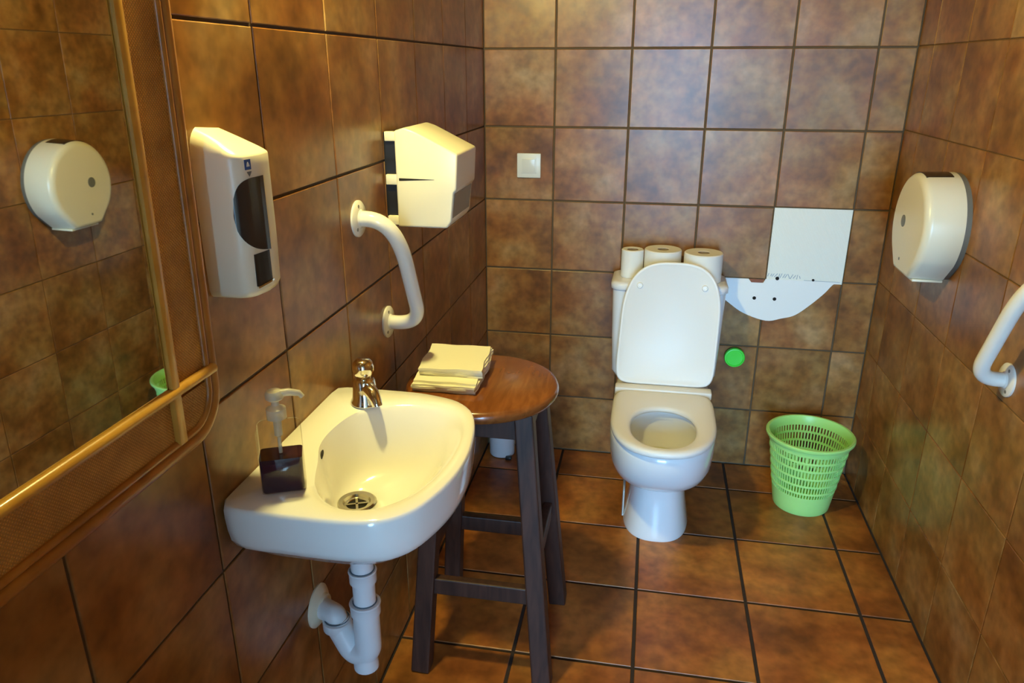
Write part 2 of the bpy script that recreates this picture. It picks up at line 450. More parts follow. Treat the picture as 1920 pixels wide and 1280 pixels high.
# ------------------------------------------------------------------ toilet
TX = 0.661
def dring(z, hw, yf_, yb_, ym, nf=2.2, nb=4.0, n=64, xc=TX, sx=1.0):
    pts = []
    for i in range(n):
        a = 2 * PI * i / n; c, s = math.cos(a), math.sin(a)
        e = nb if s > 0 else nf
        x = hw * math.copysign(abs(c) ** (2 / e), c)
        y = (yb_ - ym if s > 0 else ym - yf_) * math.copysign(abs(s) ** (2 / e), s)
        pts.append(Vector((xc + x, ym + y, z)))
    return pts
wc = empty('toilet', (0, 0, 0))
tag(wc, 'white close-coupled toilet with its lid raised against the cistern', 'toilet')
bm = bmesh.new()
R_ = [dring(0.0, 0.106, -0.562, -0.16, -0.40, 2.5, 3), dring(0.012, 0.107, -0.563, -0.16, -0.40, 2.5, 3), dring(0.05, 0.099, -0.552, -0.17, -0.40, 2.5, 3),
      dring(0.11, 0.091, -0.540, -0.17, -0.40, 2.5, 3), dring(0.165, 0.088, -0.534, -0.165, -0.40, 2.5, 3), dring(0.190, 0.094, -0.545, -0.15, -0.41, 2.4, 3),
      dring(0.207, 0.118, -0.590, -0.13, -0.43, 2.3, 3.2), dring(0.225, 0.136, -0.634, -0.10, -0.45, 2.3, 3.5), dring(0.25, 0.148, -0.670, -0.07, -0.46, 2.3, 4),
      dring(0.285, 0.156, -0.698, -0.04, -0.47, 2.4, 5), dring(0.33, 0.160, -0.716, -0.03, -0.47, 2.4, 6), dring(0.365, 0.161, -0.722, -0.03, -0.47, 2.4, 6),
      dring(0.380, 0.159, -0.720, -0.03, -0.47, 2.4, 6), dring(0.387, 0.152, -0.713, -0.035, -0.47, 2.4, 6),
      dring(0.387, 0.112, -0.690, -0.405, -0.55, 2.2, 2.2), dring(0.37, 0.105, -0.682, -0.41, -0.55, 2.2, 2.2), dring(0.355, 0.112, -0.69, -0.40, -0.55, 2.2, 2.2),
      dring(0.31, 0.100, -0.675, -0.415, -0.55, 2.2, 2.2), dring(0.25, 0.075, -0.64, -0.43, -0.54, 2.2, 2.2), dring(0.21, 0.05, -0.60, -0.45, -0.53, 2.2, 2.2), dring(0.20, 0.03, -0.57, -0.48, -0.53, 2, 2)]
loft(bm, R_, True, True)
obj('bowl', bm, M['ceramic_wc'], wc, ang=60)
bm = bmesh.new(); bm.faces.new([bm.verts.new(p) for p in dring(0.268, 0.082, -0.648, -0.428, -0.54, 2.2, 2.2)])
obj('water', bm, M['water'], wc)
# seat ring
bm = bmesh.new()
so = lambda z, d: dring(z, 0.159 - d, -0.737 + d, -0.31 - d, -0.50, 2.35, 7)
si = lambda z, d: dring(z, 0.097 + d, -0.697 - d, -0.432 + d, -0.56, 2.2, 2.2)
loft(bm, [so(0.391, 0.004), so(0.395, 0), so(0.404, 0), so(0.410, 0.004), so(0.413, 0.014), si(0.411, 0.012), si(0.406, 0.003), si(0.399, 0), si(0.392, 0.004)], loop=True)
obj('seat', bm, M['seat_plastic'], wc, ang=70)
bm = bmesh.new(); box(bm, (TX - 0.158, -0.312, 0.390), (TX + 0.158, -0.268, 0.418), 0.006)
hb = obj('hinge_block', bm, M['seat_plastic'], wc)
for sx in (-0.075, 0.075):
    bm = bmesh.new(); lathe(bm, [(0.0, 0), (0.011, 0), (0.013, 0.004), (0.013, 0.028), (0.011, 0.032), (0, 0.032)], 16, (TX + sx, -0.29, 0.3872), cap0=False, cap1=False)
    obj('hinge_cap', bm, M['seat_plastic'], wc)
# raised lid, leaning back towards the cistern
LZ0, LY0, LTOP = 0.419, -0.272, 0.412
lean = math.atan2(0.062, 0.412)
lid = empty('lid_pivot') if False else None
def lidp(u, v, w):
    # u across, v up along the lid, w out of its inner face
    return Vector((TX + u, LY0 + v * math.sin(lean) - w * math.cos(lean), LZ0 + v * math.cos(lean) + w * math.sin(lean)))
def lid_ring(w, d, n=64):
    pts = []
    for i in range(n):
        a = 2 * PI * i / n; c, s = math.cos(a), math.sin(a)
        e = 2.9 if s > 0 else 9.0
        vm = 0.19
        v = (LTOP - vm - d if s > 0 else vm - d) * math.copysign(abs(s) ** (2 / e), s) + vm
        hw = 0.160 - d
        if v < vm: hw = 0.160 - d + 0.002 * (vm - v) / vm
        pts.append(lidp(hw * math.copysign(abs(c) ** (2 / e), c) + 0.014 * v / LTOP, v, w))
    return pts
bm = bmesh.new()
loft(bm, [lid_ring(-0.016, 0.012), lid_ring(-0.014, 0.003), lid_ring(-0.008, 0), lid_ring(0.002, 0), lid_ring(0.004, 0.003), lid_ring(0.003, 0.008), lid_ring(-0.002, 0.016)], True, True)
ld = obj('lid', bm, M['seat_plastic'], wc, ang=70)
for sx in (-0.096, 0.112):
    bm = bmesh.new(); c = lidp(sx, 0.332, -0.003)
    rot = Matrix.Rotation(PI / 2 - lean, 3, 'X')
    lathe(bm, [(0.010, 0), (0.010, 0.005), (0.008, 0.008), (0.0045, 0.008), (0.004, 0.005), (0.0, 0.005)], 18, c, rot=rot, cap1=False)
    obj('bumper', bm, M['seat_plastic'], ld)
# cistern
def rrect(z, x0, x1, y0, y1, r, seg=5):
    pts = []
    for cx, cy, a0 in ((x1 - r, y1 - r, 0), (x0 + r, y1 - r, 90), (x0 + r, y0 + r, 180), (x1 - r, y0 + r, 270)):
        for k in range(seg + 1):
            a = math.radians(a0 + 90 * k / seg); pts.append(Vector((cx + r * math.cos(a), cy + r * math.sin(a), z)))
    return pts
bm = bmesh.new()
loft(bm, [rrect(0.389, TX - 0.150, TX + 0.150, -0.170, -0.03, 0.03), rrect(0.398, TX - 0.165, TX + 0.165, -0.180, -0.012, 0.035), rrect(0.42, TX - 0.178, TX + 0.178, -0.184, -0.008, 0.035),
          rrect(0.55, TX - 0.183, TX + 0.183, -0.186, -0.008, 0.035), rrect(0.716, TX - 0.187, TX + 0.187, -0.188, -0.008, 0.035)], True, True)
cis = obj('cistern', bm, M['ceramic_wc'], wc, ang=50)
bm = bmesh.new()
loft(bm, [rrect(0.716, TX - 0.189, TX + 0.189, -0.190, -0.006, 0.035), rrect(0.720, TX - 0.193, TX + 0.193, -0.195, -0.004, 0.038), rrect(0.735, TX - 0.193, TX + 0.193, -0.195, -0.004, 0.038),
          rrect(0.742, TX - 0.189, TX + 0.189, -0.190, -0.007, 0.036), rrect(0.745, TX - 0.178, TX + 0.178, -0.178, -0.015, 0.03)], True, True)
cl = obj('cistern_lid', bm, M['ceramic_wc'], wc, ang=60)
# supply hose beside the pedestal
bm = bmesh.new(); tube(bm, fillet([(0.545, -0.10, 0.40), (0.547, -0.12, 0.30), (0.553, -0.30, 0.17), (0.5545, -0.42, 0.10), (0.5545, -0.44, 0.008)], 0.05), 0.0045, 10)
obj('hose', bm, M['hose'], wc)

# toilet rolls on the cistern
def toilet_roll(x, y, r, h, label):
    t = empty('toilet_roll', (x, y, 0.7452)); tag(t, label, 'toilet roll', 'toilet rolls on the cistern')
    bm = bmesh.new()
    loft(bm, [[Vector((rr * math.cos(2 * PI * i / 40), rr * math.sin(2 * PI * i / 40), z)) for i in range(40)] for rr, z in
              ((0.019, 0.001), (r - 0.002, 0), (r, 0.002), (r, h - 0.003), (r - 0.003, h), (0.021, h - 0.001), (0.019, h - 0.003))], loop=True)
    obj('paper', bm, M['paper'], t)
    bm = bmesh.new()
    loft(bm, [[Vector((rr * math.cos(2 * PI * i / 24), rr * math.sin(2 * PI * i / 24), z)) for i in range(24)] for rr, z in
              ((0.0172, 0.001), (0.0188, 0.001), (0.0188, h - 0.002), (0.0172, h - 0.002))], loop=True)
    obj('core', bm, M['card'], t)
    return t
toilet_roll(0.533, -0.100, 0.0375, 0.095, 'narrow nearly used toilet roll, leftmost of three on the cistern')
toilet_roll(0.6345, -0.094, 0.062, 0.098, 'thick white toilet roll in the middle of the three on the cistern')
toilet_roll(0.7675, -0.112, 0.0635, 0.096, 'full white toilet roll, rightmost of three on the cistern')

# ------------------------------------------------------------------ back wall fittings
sw = empty('light_switch', (0.1575, 0, 1.098)); tag(sw, 'square white light switch on the back wall left of the toilet', 'switch')
bm = bmesh.new(); box(bm, (-0.0415, -0.008, -0.0415), (0.0415, 0.0, 0.0415), 0.0025); obj('frame', bm, M['switch'], sw)
bm = bmesh.new(); box(bm, (-0.026, -0.0105, -0.026), (0.026, -0.007, 0.026), 0.001); obj('surround', bm, M['switch'], sw)
bm = bmesh.new(); prism(bm, [(-0.0115, -0.0225), (-0.0095, -0.0225), (-0.0095, 0.0225), (-0.0145, 0.0225)], -0.0225, 0.0225, 'X', 0.0006)
for v in bm.verts: v.co = Vector((v.co.x, v.co.y, v.co.z))
obj('rocker', bm, M['switch2'], sw)

wp = empty('bare_wall_patch', (0, 0, 0)); tag(wp, 'bare white patch with a curved lower edge where tiles are missing', 'wall patch')
bm = bmesh.new(); box(bm, (0.9945, -0.0002, 0.722), (1.2425, 0.0028, 0.977)); obj('adhesive_square', bm, M['adhesive'], wp, smooth=False)
arc = []
ctrl = [(0.795, 0.7285), (0.800, 0.715), (0.835, 0.672), (0.874, 0.640), (0.93, 0.603), (1.008, 0.579), (1.06, 0.590), (1.104, 0.605), (1.15, 0.645), (1.19, 0.688), (1.216, 0.722), (1.2425, 0.730), (0.992, 0.730), (0.985, 0.716), (0.945, 0.716), (0.935, 0.7285)]
dense = []
for i in range(len(ctrl)):
    a, b = Vector(ctrl[i]), Vector(ctrl[(i + 1) % len(ctrl)])
    if 1 <= i <= 9:
        p0 = Vector(ctrl[i - 1]); p3 = Vector(ctrl[i + 2])
        for k in range(5):
            t = k / 5; dense.append(0.5 * ((2 * a) + (b - p0) * t + (2 * p0 - 5 * a + 4 * b - p3) * t * t + (3 * a - p0 - 3 * b + p3) * t ** 3))
    else: dense.append(a)
bm = bmesh.new(); prism(bm, [tuple(p) for p in dense], -0.0022, 0.0012, 'Y'); cr = obj('painted_crescent', bm, M['whitepaint'], wp, smooth=False)
for x, z in ((1.030, 0.734), (0.961, 0.660), (1.029, 0.660), (1.148, 0.7335)):
    bm = bmesh.new(); r = 0.0062 if x < 1.1 else 0.0042
    lathe(bm, [(r, 0), (r, 0.0032), (0, 0.0032)], 14, (x, 0.0002, z), axis='-Y', cap1=False); obj('screw_hole', bm, M['hole'], wp)
bm = bmesh.new(); prism(bm, [(0.938, 0.7285), (0.945, 0.7165), (0.980, 0.7165), (0.988, 0.7285)], -0.0030, 0.0, 'Y'); obj('tile_chip', bm, mat('broken_terracotta', (0.26, 0.10, 0.06), 0.8), wp, smooth=False)
bm = bmesh.new(); rg = random.Random(3)
for i in range(13):
    x = 1.000 + i * 0.0085 + rg.uniform(-0.002, 0.002); z = 0.746 - i * 0.0004
    a = rg.uniform(-0.5, 0.9); h = rg.uniform(0.008, 0.017)
    bar(bm, (x - math.sin(a) * h / 2, -0.0006, z - h / 2), (x + math.sin(a) * h / 2, -0.0006, z + h / 2), 0.0022, 0.0018, (1, 0, 0), 0.0012, 0.0012, 0)
bar(bm, (1.118, -0.0023, 0.7315), (1.235, -0.0023, 0.7300), 0.0012, 0.0012, (0, 0, 1), 0.001, 0.001, 0)
obj('pencil_scribble', bm, M['scribble'], wp, smooth=False)

gc = empty('green_wall_cap', (0.9145, 0, 0.439)); tag(gc, 'round bright green plastic cap on the wall right of the toilet', 'cap')
bm = bmesh.new(); lathe(bm, [(0.0345, 0.0), (0.0345, 0.008), (0.030, 0.010), (0, 0.010)], 32, (0, 0, 0), axis='-Y', cap1=False); obj('collar', bm, M['capdark'], gc)
bm = bmesh.new(); lathe(bm, [(0.0345, 0.010), (0.036, 0.012), (0.036, 0.022), (0.034, 0.025), (0.030, 0.0255), (0.0285, 0.0225), (0.0, 0.022)], 36, (0, 0, 0), axis='-Y', cap1=False); obj('cap', bm, M['capgreen'], gc)

# ------------------------------------------------------------------ green waste basket
bk = empty('waste_basket', (1.158, -0.237, 0.0)); tag(bk, 'light green slotted plastic waste basket on the floor in the corner', 'waste basket')
BH = 0.268
def brad(z): return 0.092 + (0.132 - 0.092) * (z / BH)
bm = bmesh.new(); lathe(bm, [(0.0, 0.004), (0.086, 0.004), (0.090, 0.0), (0.0925, 0.004), (brad(0.03), 0.03), (brad(0.074), 0.074), (brad(0.076) - 0.003, 0.074), (brad(0.03) - 0.003, 0.03), (0.088, 0.008), (0.0, 0.008)], 56, cap0=False, cap1=False)
obj('base_cup', bm, M['green'], bk)
levels = [0.074, 0.092, 0.122, 0.153, 0.184, 0.214, 0.240]
n = 72
for z in levels[1:-1]:
    bm = bmesh.new(); r = brad(z); lathe(bm, [(r - 0.003, z - 0.0035), (r + 0.0012, z - 0.0035), (r + 0.0016, z), (r + 0.0012, z + 0.0035), (r - 0.003, z + 0.0035), (r - 0.003, z - 0.0035)], 56, cap0=False, cap1=False)
    obj('hoop', bm, M['green'], bk)
bm = bmesh.new()
for li in range(len(levels) - 1):
    z0, z1 = levels[li] - 0.001, levels[li + 1] + 0.001
    for i in range(n):
        a = 2 * PI * (i + 0.5 * (li % 2)) / n; da = 0.24 * 2 * PI / n
        vs = []
        for z in (z0, z1):
            for rr in (brad(z) - 0.003, brad(z) - 0.0004):
                for s in (-da, da): vs.append(bm.verts.new((rr * math.cos(a + s), rr * math.sin(a + s), z)))
        for f in ((2, 3, 7, 6), (0, 4, 5, 1), (0, 2, 6, 4), (1, 5, 7, 3)): bm.faces.new([vs[k] for k in f])
sl = obj('slats', bm, M['green'], bk, smooth=False); sl['kind'] = 'stuff'
bm = bmesh.new(); r = brad(0.24)
lathe(bm, [(r - 0.003, 0.238), (r + 0.001, 0.238), (brad(0.255) + 0.001, 0.254), (0.139, 0.258), (0.142, 0.262), (0.142, 0.268), (0.139, 0.271), (0.132, 0.271), (brad(0.26) - 0.003, 0.262), (r - 0.003, 0.238)], 56, cap0=False, cap1=False)
obj('rim', bm, M['green'], bk)

# ------------------------------------------------------------------ jumbo toilet-paper dispenser (right wall)
jd = empty('jumbo_roll_dispenser', (XR, -0.515, 1.03)); tag(jd, 'round cream jumbo toilet paper dispenser on the right wall', 'dispenser')
def jprof(r, k=1.0, n=44):
    pts = []
    a0, a1 = math.radians(-38), math.radians(218)
    for i in range(n):
        a = a0 + (a1 - a0) * i / (n - 1); pts.append((r * math.cos(a), r * math.sin(a)))
    pts += [(-0.060 * k, -0.131 * k), (-0.03 * k, -0.1325 * k), (0.0, -0.133 * k), (0.03 * k, -0.1325 * k), (0.060 * k, -0.131 * k)]
    return pts
def jring(x, r, k): return [Vector((-x, p[0], p[1])) for p in jprof(r, k)]
bm = bmesh.new(); loft(bm, [jring(0.0, 0.137, 0.985), jring(0.013, 0.137, 0.985)], True, True); obj('back_plate', bm, M['grey'], jd)
bm = bmesh.new(); loft(bm, [jring(0.013, 0.138, 1), jring(0.086, 0.136, 0.99), jring(0.094, 0.134, 0.985), jring(0.101, 0.128, 0.955), jring(0.104, 0.120, 0.91), jring(0.1045, 0.115, 0.88)], True, True)
jc = obj('cover', bm, M['cream'], jd, ang=35)
bm = bmesh.new(); lathe(bm, [(0.016, 0.104), (0.016, 0.1055), (0.013, 0.1058), (0.0, 0.1058)], 24, (0, 0.034, 0.004), axis='-X', cap1=False); obj('sight_hole', bm, M['grey'], jc)
bm = bmesh.new(); lathe(bm, [(0.004, 0.104), (0.004, 0.1054), (0, 0.1054)], 12, (0, 0.015, -0.095), axis='-X', cap1=False); obj('lock', bm, M['grey'], jc)
bm = bmesh.new()
rings = []
for x in (-0.028, -0.092):
    rings.append([Vector((x, rr * math.cos(a), rr * math.sin(a))) for rr, a in [(0.1385 if x > -0.05 else 0.1368, math.radians(d)) for d in range(72, 109, 6)] + [(0.133, math.radians(d)) for d in range(108, 71, -6)]])
loft(bm, rings, True, True); obj('level_slot', bm, M['smoke'], jc)
bm = bmesh.new(); box(bm, (-0.088, -0.064, -0.1375), (-0.014, 0.056, -0.1310), 0.0015); obj('tear_strip', bm, M['cream'], jd)

# ------------------------------------------------------------------ grab bars
def grab_bar(side, y0, z0, y1, z1, off, label, bends=(0.40, 0.20)):
    """side +1: left wall (bar stands out along +x); -1: right wall. (y0,z0) upper end, (y1,z1) lower end."""
    x0 = 0.0 if side > 0 else XR
    t = empty('grab_bar', (x0, y0, z0)); tag(t, label, 'grab bar')
    bm = bmesh.new()
    U = Vector((0, 0, 0)); A = Vector((side * off, 0, 0)); B = Vector((side * off, y1 - y0, z1 - z0)); W = Vector((0, y1 - y0, z1 - z0))
    pts = [U]
    def bend(p, c, q):
        for k in range(15):
            t = k / 14; pts.append(p * (1 - t) ** 2 + c * 2 * t * (1 - t) + q * t * t)
    bend(U.lerp(A, 0.22), A, A.lerp(B, bends[0])); bend(B.lerp(A, bends[1]), B, B.lerp(W, 0.72)); pts.append(W)
    tube(bm, pts, 0.0162, 20); obj('rail', bm, M['enamel'], t, ang=60)
    for dy, dz in ((0, 0), (y1 - y0, z1 - z0)):
        bm = bmesh.new(); lathe(bm, [(0.037, 0), (0.037, 0.0035), (0.034, 0.006), (0.019, 0.0075), (0.0165, 0.011), (0.0, 0.011)], 32, (0, dy, dz), axis='X' if side > 0 else '-X', cap1=False)
        f = obj('flange', bm, M['enamel'], t)
        for k in range(3):
            a = math.radians(90 + 120 * k + (25 if side < 0 else 15))
            bm = bmesh.new(); lathe(bm, [(0.0038, 0), (0.0038, 0.0072), (0, 0.0072)], 10, (0, dy + 0.0265 * math.cos(a), dz + 0.0265 * math.sin(a)), axis='X' if side > 0 else '-X', cap1=False)
            obj('screw', bm, M['grey'], f)
    return t
grab_bar(1, -1.207, 1.133, -1.070, 0.868, 0.080, 'white curved grab bar on the left wall under the towel dispenser')
grab_bar(-1, -1.129, 1.058, -0.992, 0.793, 0.066, 'white grab bar on the right wall at the picture edge')

# ------------------------------------------------------------------ paper-towel dispenser (left wall)
td = empty('towel_dispenser', (0, 0, 0)); tag(td, 'boxy cream paper towel dispenser on the left wall by the corner', 'dispenser')
bm = bmesh.new(); box(bm, (0.0, -1.028, 1.09), (0.030, -0.868, 1.288)); obj('back_box_gap_shade', bm, M['dark'], td, smooth=False)  # back plate made black for the shade in the gap behind the cover
bm = bmesh.new(); prism(bm, [(0.028, 1.084), (0.028, 1.292), (0.050, 1.299), (0.072, 1.292), (0.168, 1.245), (0.1635, 1.168), (0.157, 1.162), (0.150, 1.098), (0.140, 1.084)], -1.040, -0.860, 'Y', 0.005, 3)
tc_ = obj('cover', bm, M['cream'], td, ang=35)
for z, h, y in ((1.280, 0.020, -1.030), (1.188, 0.022, -1.034), (1.098, 0.020, -1.034)):
    bm = bmesh.new(); box(bm, (0.004, y - 0.004, z - h / 2), (0.029, y + 0.01, z + h / 2), 0.0015); obj('clip', bm, M['cream'], td)
bm = bmesh.new(); prism(bm, [(0.035, 1.186), (0.035, 1.192), (0.115, 1.1905), (0.115, 1.190)], -1.0404, -1.036, 'Y'); obj('slot', bm, M['hole'], tc_, smooth=False)
bm = bmesh.new(); prism(bm, [(0.1485, 1.103), (0.1505, 1.103), (0.1580, 1.160), (0.1560, 1.160)], -1.030, -0.872, 'Y'); obj('level_window', bm, M['greywin'], tc_, smooth=False)

# ------------------------------------------------------------------ soap dispenser (left wall)
sd = empty('soap_dispenser', (0, 0, 0)); tag(sd, 'cream wall soap dispenser with a dark window beside the mirror', 'dispenser')
def sd_plan(d=0.0):
    """open outline from the near wall edge round the front to the far wall edge."""
    y0, y1, xd, r = -1.748 + d, -1.653 - d, 0.066 - d, 0.022
    pts = [(0.0, y0), (0.02, y0), (xd - r, y0)]
    for k in range(1, 9):
        a = math.radians(-90 + 90 * k / 8); pts.append((xd - r + r * math.cos(a), y0 + r + r * math.sin(a)))
    for k in range(1, 5): pts.append((xd + 0.003 * math.sin(PI * k / 5), y0 + r + (y1 - y0 - 2 * r) * k / 5))
    for k in range(0, 9):
        a = math.radians(90 * k / 8); pts.append((xd - r + r * math.cos(a), y1 - r + r * math.sin(a)))
    pts += [(0.02, y1), (0.0, y1)]
    return pts
bm = bmesh.new(); rings = []
for z, d in ((1.126, 0.008), (1.129, 0.004), (1.137, 0.001), (1.20, 0), (1.30, 0), (1.312, 0.0)):
    rings.append([Vector((x, y, z)) for x, y in sd_plan(d)])
for d, f in ((0.0010, 0.22), (0.003, 0.45), (0.006, 0.65), (0.010, 0.80), (0.015, 0.92), (0.020, 1.0)):
    rings.append([Vector((x, y, 1.313 + 0.032 * (1 - x / 0.068) * (1 - 0.25 * ((y + 1.748) / 0.095) ** 2) * f + 0.004 * f)) for x, y in sd_plan(d)])
loft(bm, rings, True, True)
sb = obj('body', bm, M['cream'], sd, ang=50)
def sd_patch(name, s0, s1, zlo, zhi, off, m, n=14, parent=sb):
    P = [Vector(p) for p in sd_plan()]
    L = [0.0]
    for i in range(1, len(P)): L.append(L[-1] + (P[i] - P[i - 1]).length)
    def at(s):
        for i in range(1, len(P)):
            if L[i] >= s or i == len(P) - 1:
                t = (s - L[i - 1]) / max(L[i] - L[i - 1], 1e-9); p = P[i - 1].lerp(P[i], t); d = (P[i] - P[i - 1]).normalized(); return p, Vector((d.y, -d.x))
    bm = bmesh.new(); rows = []
    for i in range(n + 1):
        s = s0 + (s1 - s0) * i / n; p, nn = at(s); u = i / n
        a, b = zlo(u), zhi(u)
        q0 = p - nn * 0.002; q1 = p + nn * off
        rows.append([bm.verts.new((q0.x, q0.y, a)), bm.verts.new((q1.x, q1.y, a)), bm.verts.new((q1.x, q1.y, b)), bm.verts.new((q0.x, q0.y, b))])
    for i in range(n):
        a, b = rows[i], rows[i + 1]
        for k in range(3): bm.faces.new((a[k], a[k + 1], b[k + 1], b[k]))
    bm.faces.new(rows[0]); bm.faces.new(rows[-1][::-1])
    return obj(name, bm, m, parent, ang=50)
sd_patch('level_window', 0.050, 0.108, lambda u: 1.236 - 0.050 * max(0.0, 1 - (1 - u) ** 4) ** 0.5 * (0.80 + 0.20 * u), lambda u: 1.240 + 0.046 * max(0.0, 1 - (1 - u) ** 6) ** 0.5, 0.0012, M['smoke'], 24)
sd_patch('nozzle_recess', 0.070, 0.104, lambda u: 1.142 + 0.003 * u, lambda u: 1.186, 0.0006, M['dark'])
sd_patch('nozzle_lip', 0.070, 0.105, lambda u: 1.1395 + 0.003 * u, lambda u: 1.142 + 0.003 * u, 0.0022, M['chrome'])
sd_patch('brand_sticker', 0.072, 0.084, lambda u: 1.2965, lambda u: 1.3095, 0.0005, M['blue'])
sd_patch('sticker_mark', 0.075, 0.081, lambda u: 1.3005, lambda u: 1.3015 + 0.005 * math.sin(PI * u), 0.0009, M['stickerwhite'], 6)
sd_patch('sticker_arrow', 0.075, 0.084, lambda u: 1.2935 - 0.006 * (1 - abs(2 * u - 1)), lambda u: 1.2940, 0.0005, M['grey'], 6)

# ------------------------------------------------------------------ mirror with cane frame (left wall)
mi = empty('wall_mirror', (0.006, -2.21, 0.965)); tag(mi, 'tall mirror in a woven rattan and cane frame on the left wall', 'mirror')
mi.rotation_euler = (0, 0.016, 0)
Y1, Y0, Z0, Z1 = 0.408, -0.408, 0.0, 0.80          # outer outline, local
IY1, IY0, IZ0, IZ1 = 0.303, -0.303, 0.095, 0.705    # edge of the glass
XG = 0.024
def rr2(y0, y1, z0, z1, r, seg=8):
    pts = []
    for cy, cz, a0 in ((y1 - r, z1 - r, 0), (y0 + r, z1 - r, 90), (y0 + r, z0 + r, 180), (y1 - r, z0 + r, 270)):
        for k in range(seg + 1):
            a = math.radians(a0 + 90 * k / seg); pts.append((cy + r * math.cos(a), cz + r * math.sin(a)))
    return pts
bm = bmesh.new(); prism(bm, rr2(Y0 + 0.008, Y1 - 0.008, Z0 + 0.008, Z1 - 0.008, 0.055), 0.0, 0.015, 'X'); obj('backing_board', bm, M['cane_dark'], mi, smooth=False)
bm = bmesh.new(); box(bm, (0.015, IY0, IZ0), (XG, IY1, IZ1)); obj('glass', bm, M['mirror'], mi, smooth=False)
# woven fields between the canes
def woven(y0, y1, z0, z1, corner=None):
    bm = bmesh.new()
    if corner is None: poly = [(y0, z0), (y1, z0), (y1, z1), (y0, z1)]
    else:
        poly = []; r = 0.045
        for k, (cy, cz) in enumerate(((y1, z1), (y0, z1), (y0, z0), (y1, z0))):
            if k == corner:
                sy = -1 if cy == y1 else 1; sz = -1 if cz == z1 else 1
                for q in range(9):
                    a = math.radians(k * 90 + 90 * q / 8); poly.append((cy + sy * r + r * math.cos(a), cz + sz * r + r * math.sin(a)))
            else: poly.append((cy, cz))
    prism(bm, poly, 0.015, 0.021, 'X'); return obj('woven_panel', bm, M['woven'], mi, smooth=False)
c = 0.026
woven(IY1 + 0.012, Y1 - 0.018, IZ0 - 0.008, IZ1 + 0.008); woven(Y0 + 0.018, IY0 - 0.012, IZ0 - 0.008, IZ1 + 0.008)
woven(IY0 - 0.01, IY1 + 0.01, Z0 + 0.018, IZ0 - 0.012); woven(IY0 - 0.01, IY1 + 0.01, IZ1 + 0.012, Z1 - 0.018)
woven(IY1 + 0.012, Y1 - 0.018, Z0 + 0.018, IZ0 - 0.02, 3); woven(Y0 + 0.018, IY0 - 0.012, Z0 + 0.018, IZ0 - 0.02, 2)
woven(IY1 + 0.012, Y1 - 0.018, IZ1 + 0.012, Z1 - 0.018, 0); woven(Y0 + 0.018, IY0 - 0.012, IZ1 + 0.012, Z1 - 0.018, 1)
def loop3(pts, x): return [Vector((x, p[0], p[1])) for p in pts]
bm = bmesh.new(); tube(bm, loop3(rr2(Y0 + 0.009, Y1 - 0.009, Z0 + 0.009, Z1 - 0.009, 0.055), 0.018), 0.0095, 12, closed=True); obj('outer_cane', bm, M['cane_dark'], mi)
bm = bmesh.new(); tube(bm, loop3(rr2(Y0 + 0.022, Y1 - 0.022, Z0 + 0.022, Z1 - 0.022, 0.044), 0.021), 0.005, 10, closed=True); obj('inner_border_cane', bm, M['cane_dark'], mi)
for y in (IY1 + 0.010, IY0 - 0.010):
    bm = bmesh.new(); box(bm, (0.015, y - 0.0075, Z0 + 0.02), (0.029, y + 0.0085, Z1 - 0.02), 0.004); obj('upright_cane', bm, M['cane_dark'] if False else M['cane'], mi)
for z in (IZ0 - 0.0055, IZ1 + 0.0055):
    bm = bmesh.new(); tube(bm, [(0.025, Y0 + 0.012, z), (0.025, 0, z), (0.025, Y1 - 0.012, z)], 0.0070, 14); obj('cross_cane', bm, M['cane'], mi)

# ------------------------------------------------------------------ wash basin (left wall)
sk = empty('wash_basin', (0, 0, 0)); tag(sk, 'small white wall-hung wash basin under the soap dispenser', 'basin')
RIM = 0.836
outer = [(0.0, -1.785), (0.012, -1.806), (0.045, -1.811), (0.08, -1.811), (0.13, -1.812), (0.19, -1.811), (0.235, -1.803), (0.262, -1.786), (0.284, -1.757), (0.303, -1.705), (0.314, -1.65), (0.3165, -1.593), (0.312, -1.54), (0.303, -1.485), (0.288, -1.44), (0.268, -1.412), (0.240, -1.391), (0.19, -1.376), (0.15, -1.371), (0.076, -1.370), (0.03, -1.370), (0.008, -1.374), (0.0, -1.39), (0.0, -1.45), (0.0, -1.52), (0.0, -1.6), (0.0, -1.68), (0.0, -1.74)]
inner = [(0.086, -1.655), (0.066, -1.60), (0.064, -1.54), (0.080, -1.475), (0.124, -1.437), (0.19, -1.421), (0.247, -1.437), (0.279, -1.485), (0.292, -1.56), (0.286, -1.65), (0.262, -1.725), (0.222, -1.768), (0.168, -1.776), (0.118, -1.735)]
NB = 96; CB = (0.17, -1.595)
po_ = polar(catmull(outer, 6), CB, NB); pi_ = polar(catmull(inner, 8), CB, NB)
po_ = [Vector((max(p.x, 0.0), p.y)) for p in po_]
DR = Vector((0.113, -1.58))
circ = lambda r: [DR + Vector((r * math.cos(2 * PI * i / NB), r * math.sin(2 * PI * i / NB))) for i in range(NB)]
def mixr(a, b, t, z): return [Vector((max(p.x * (1 - t) + q.x * t, 0.0), p.y * (1 - t) + q.y * t, z)) for p, q in zip(a, b)]
CC = [Vector(CB)] * NB
bm = bmesh.new()
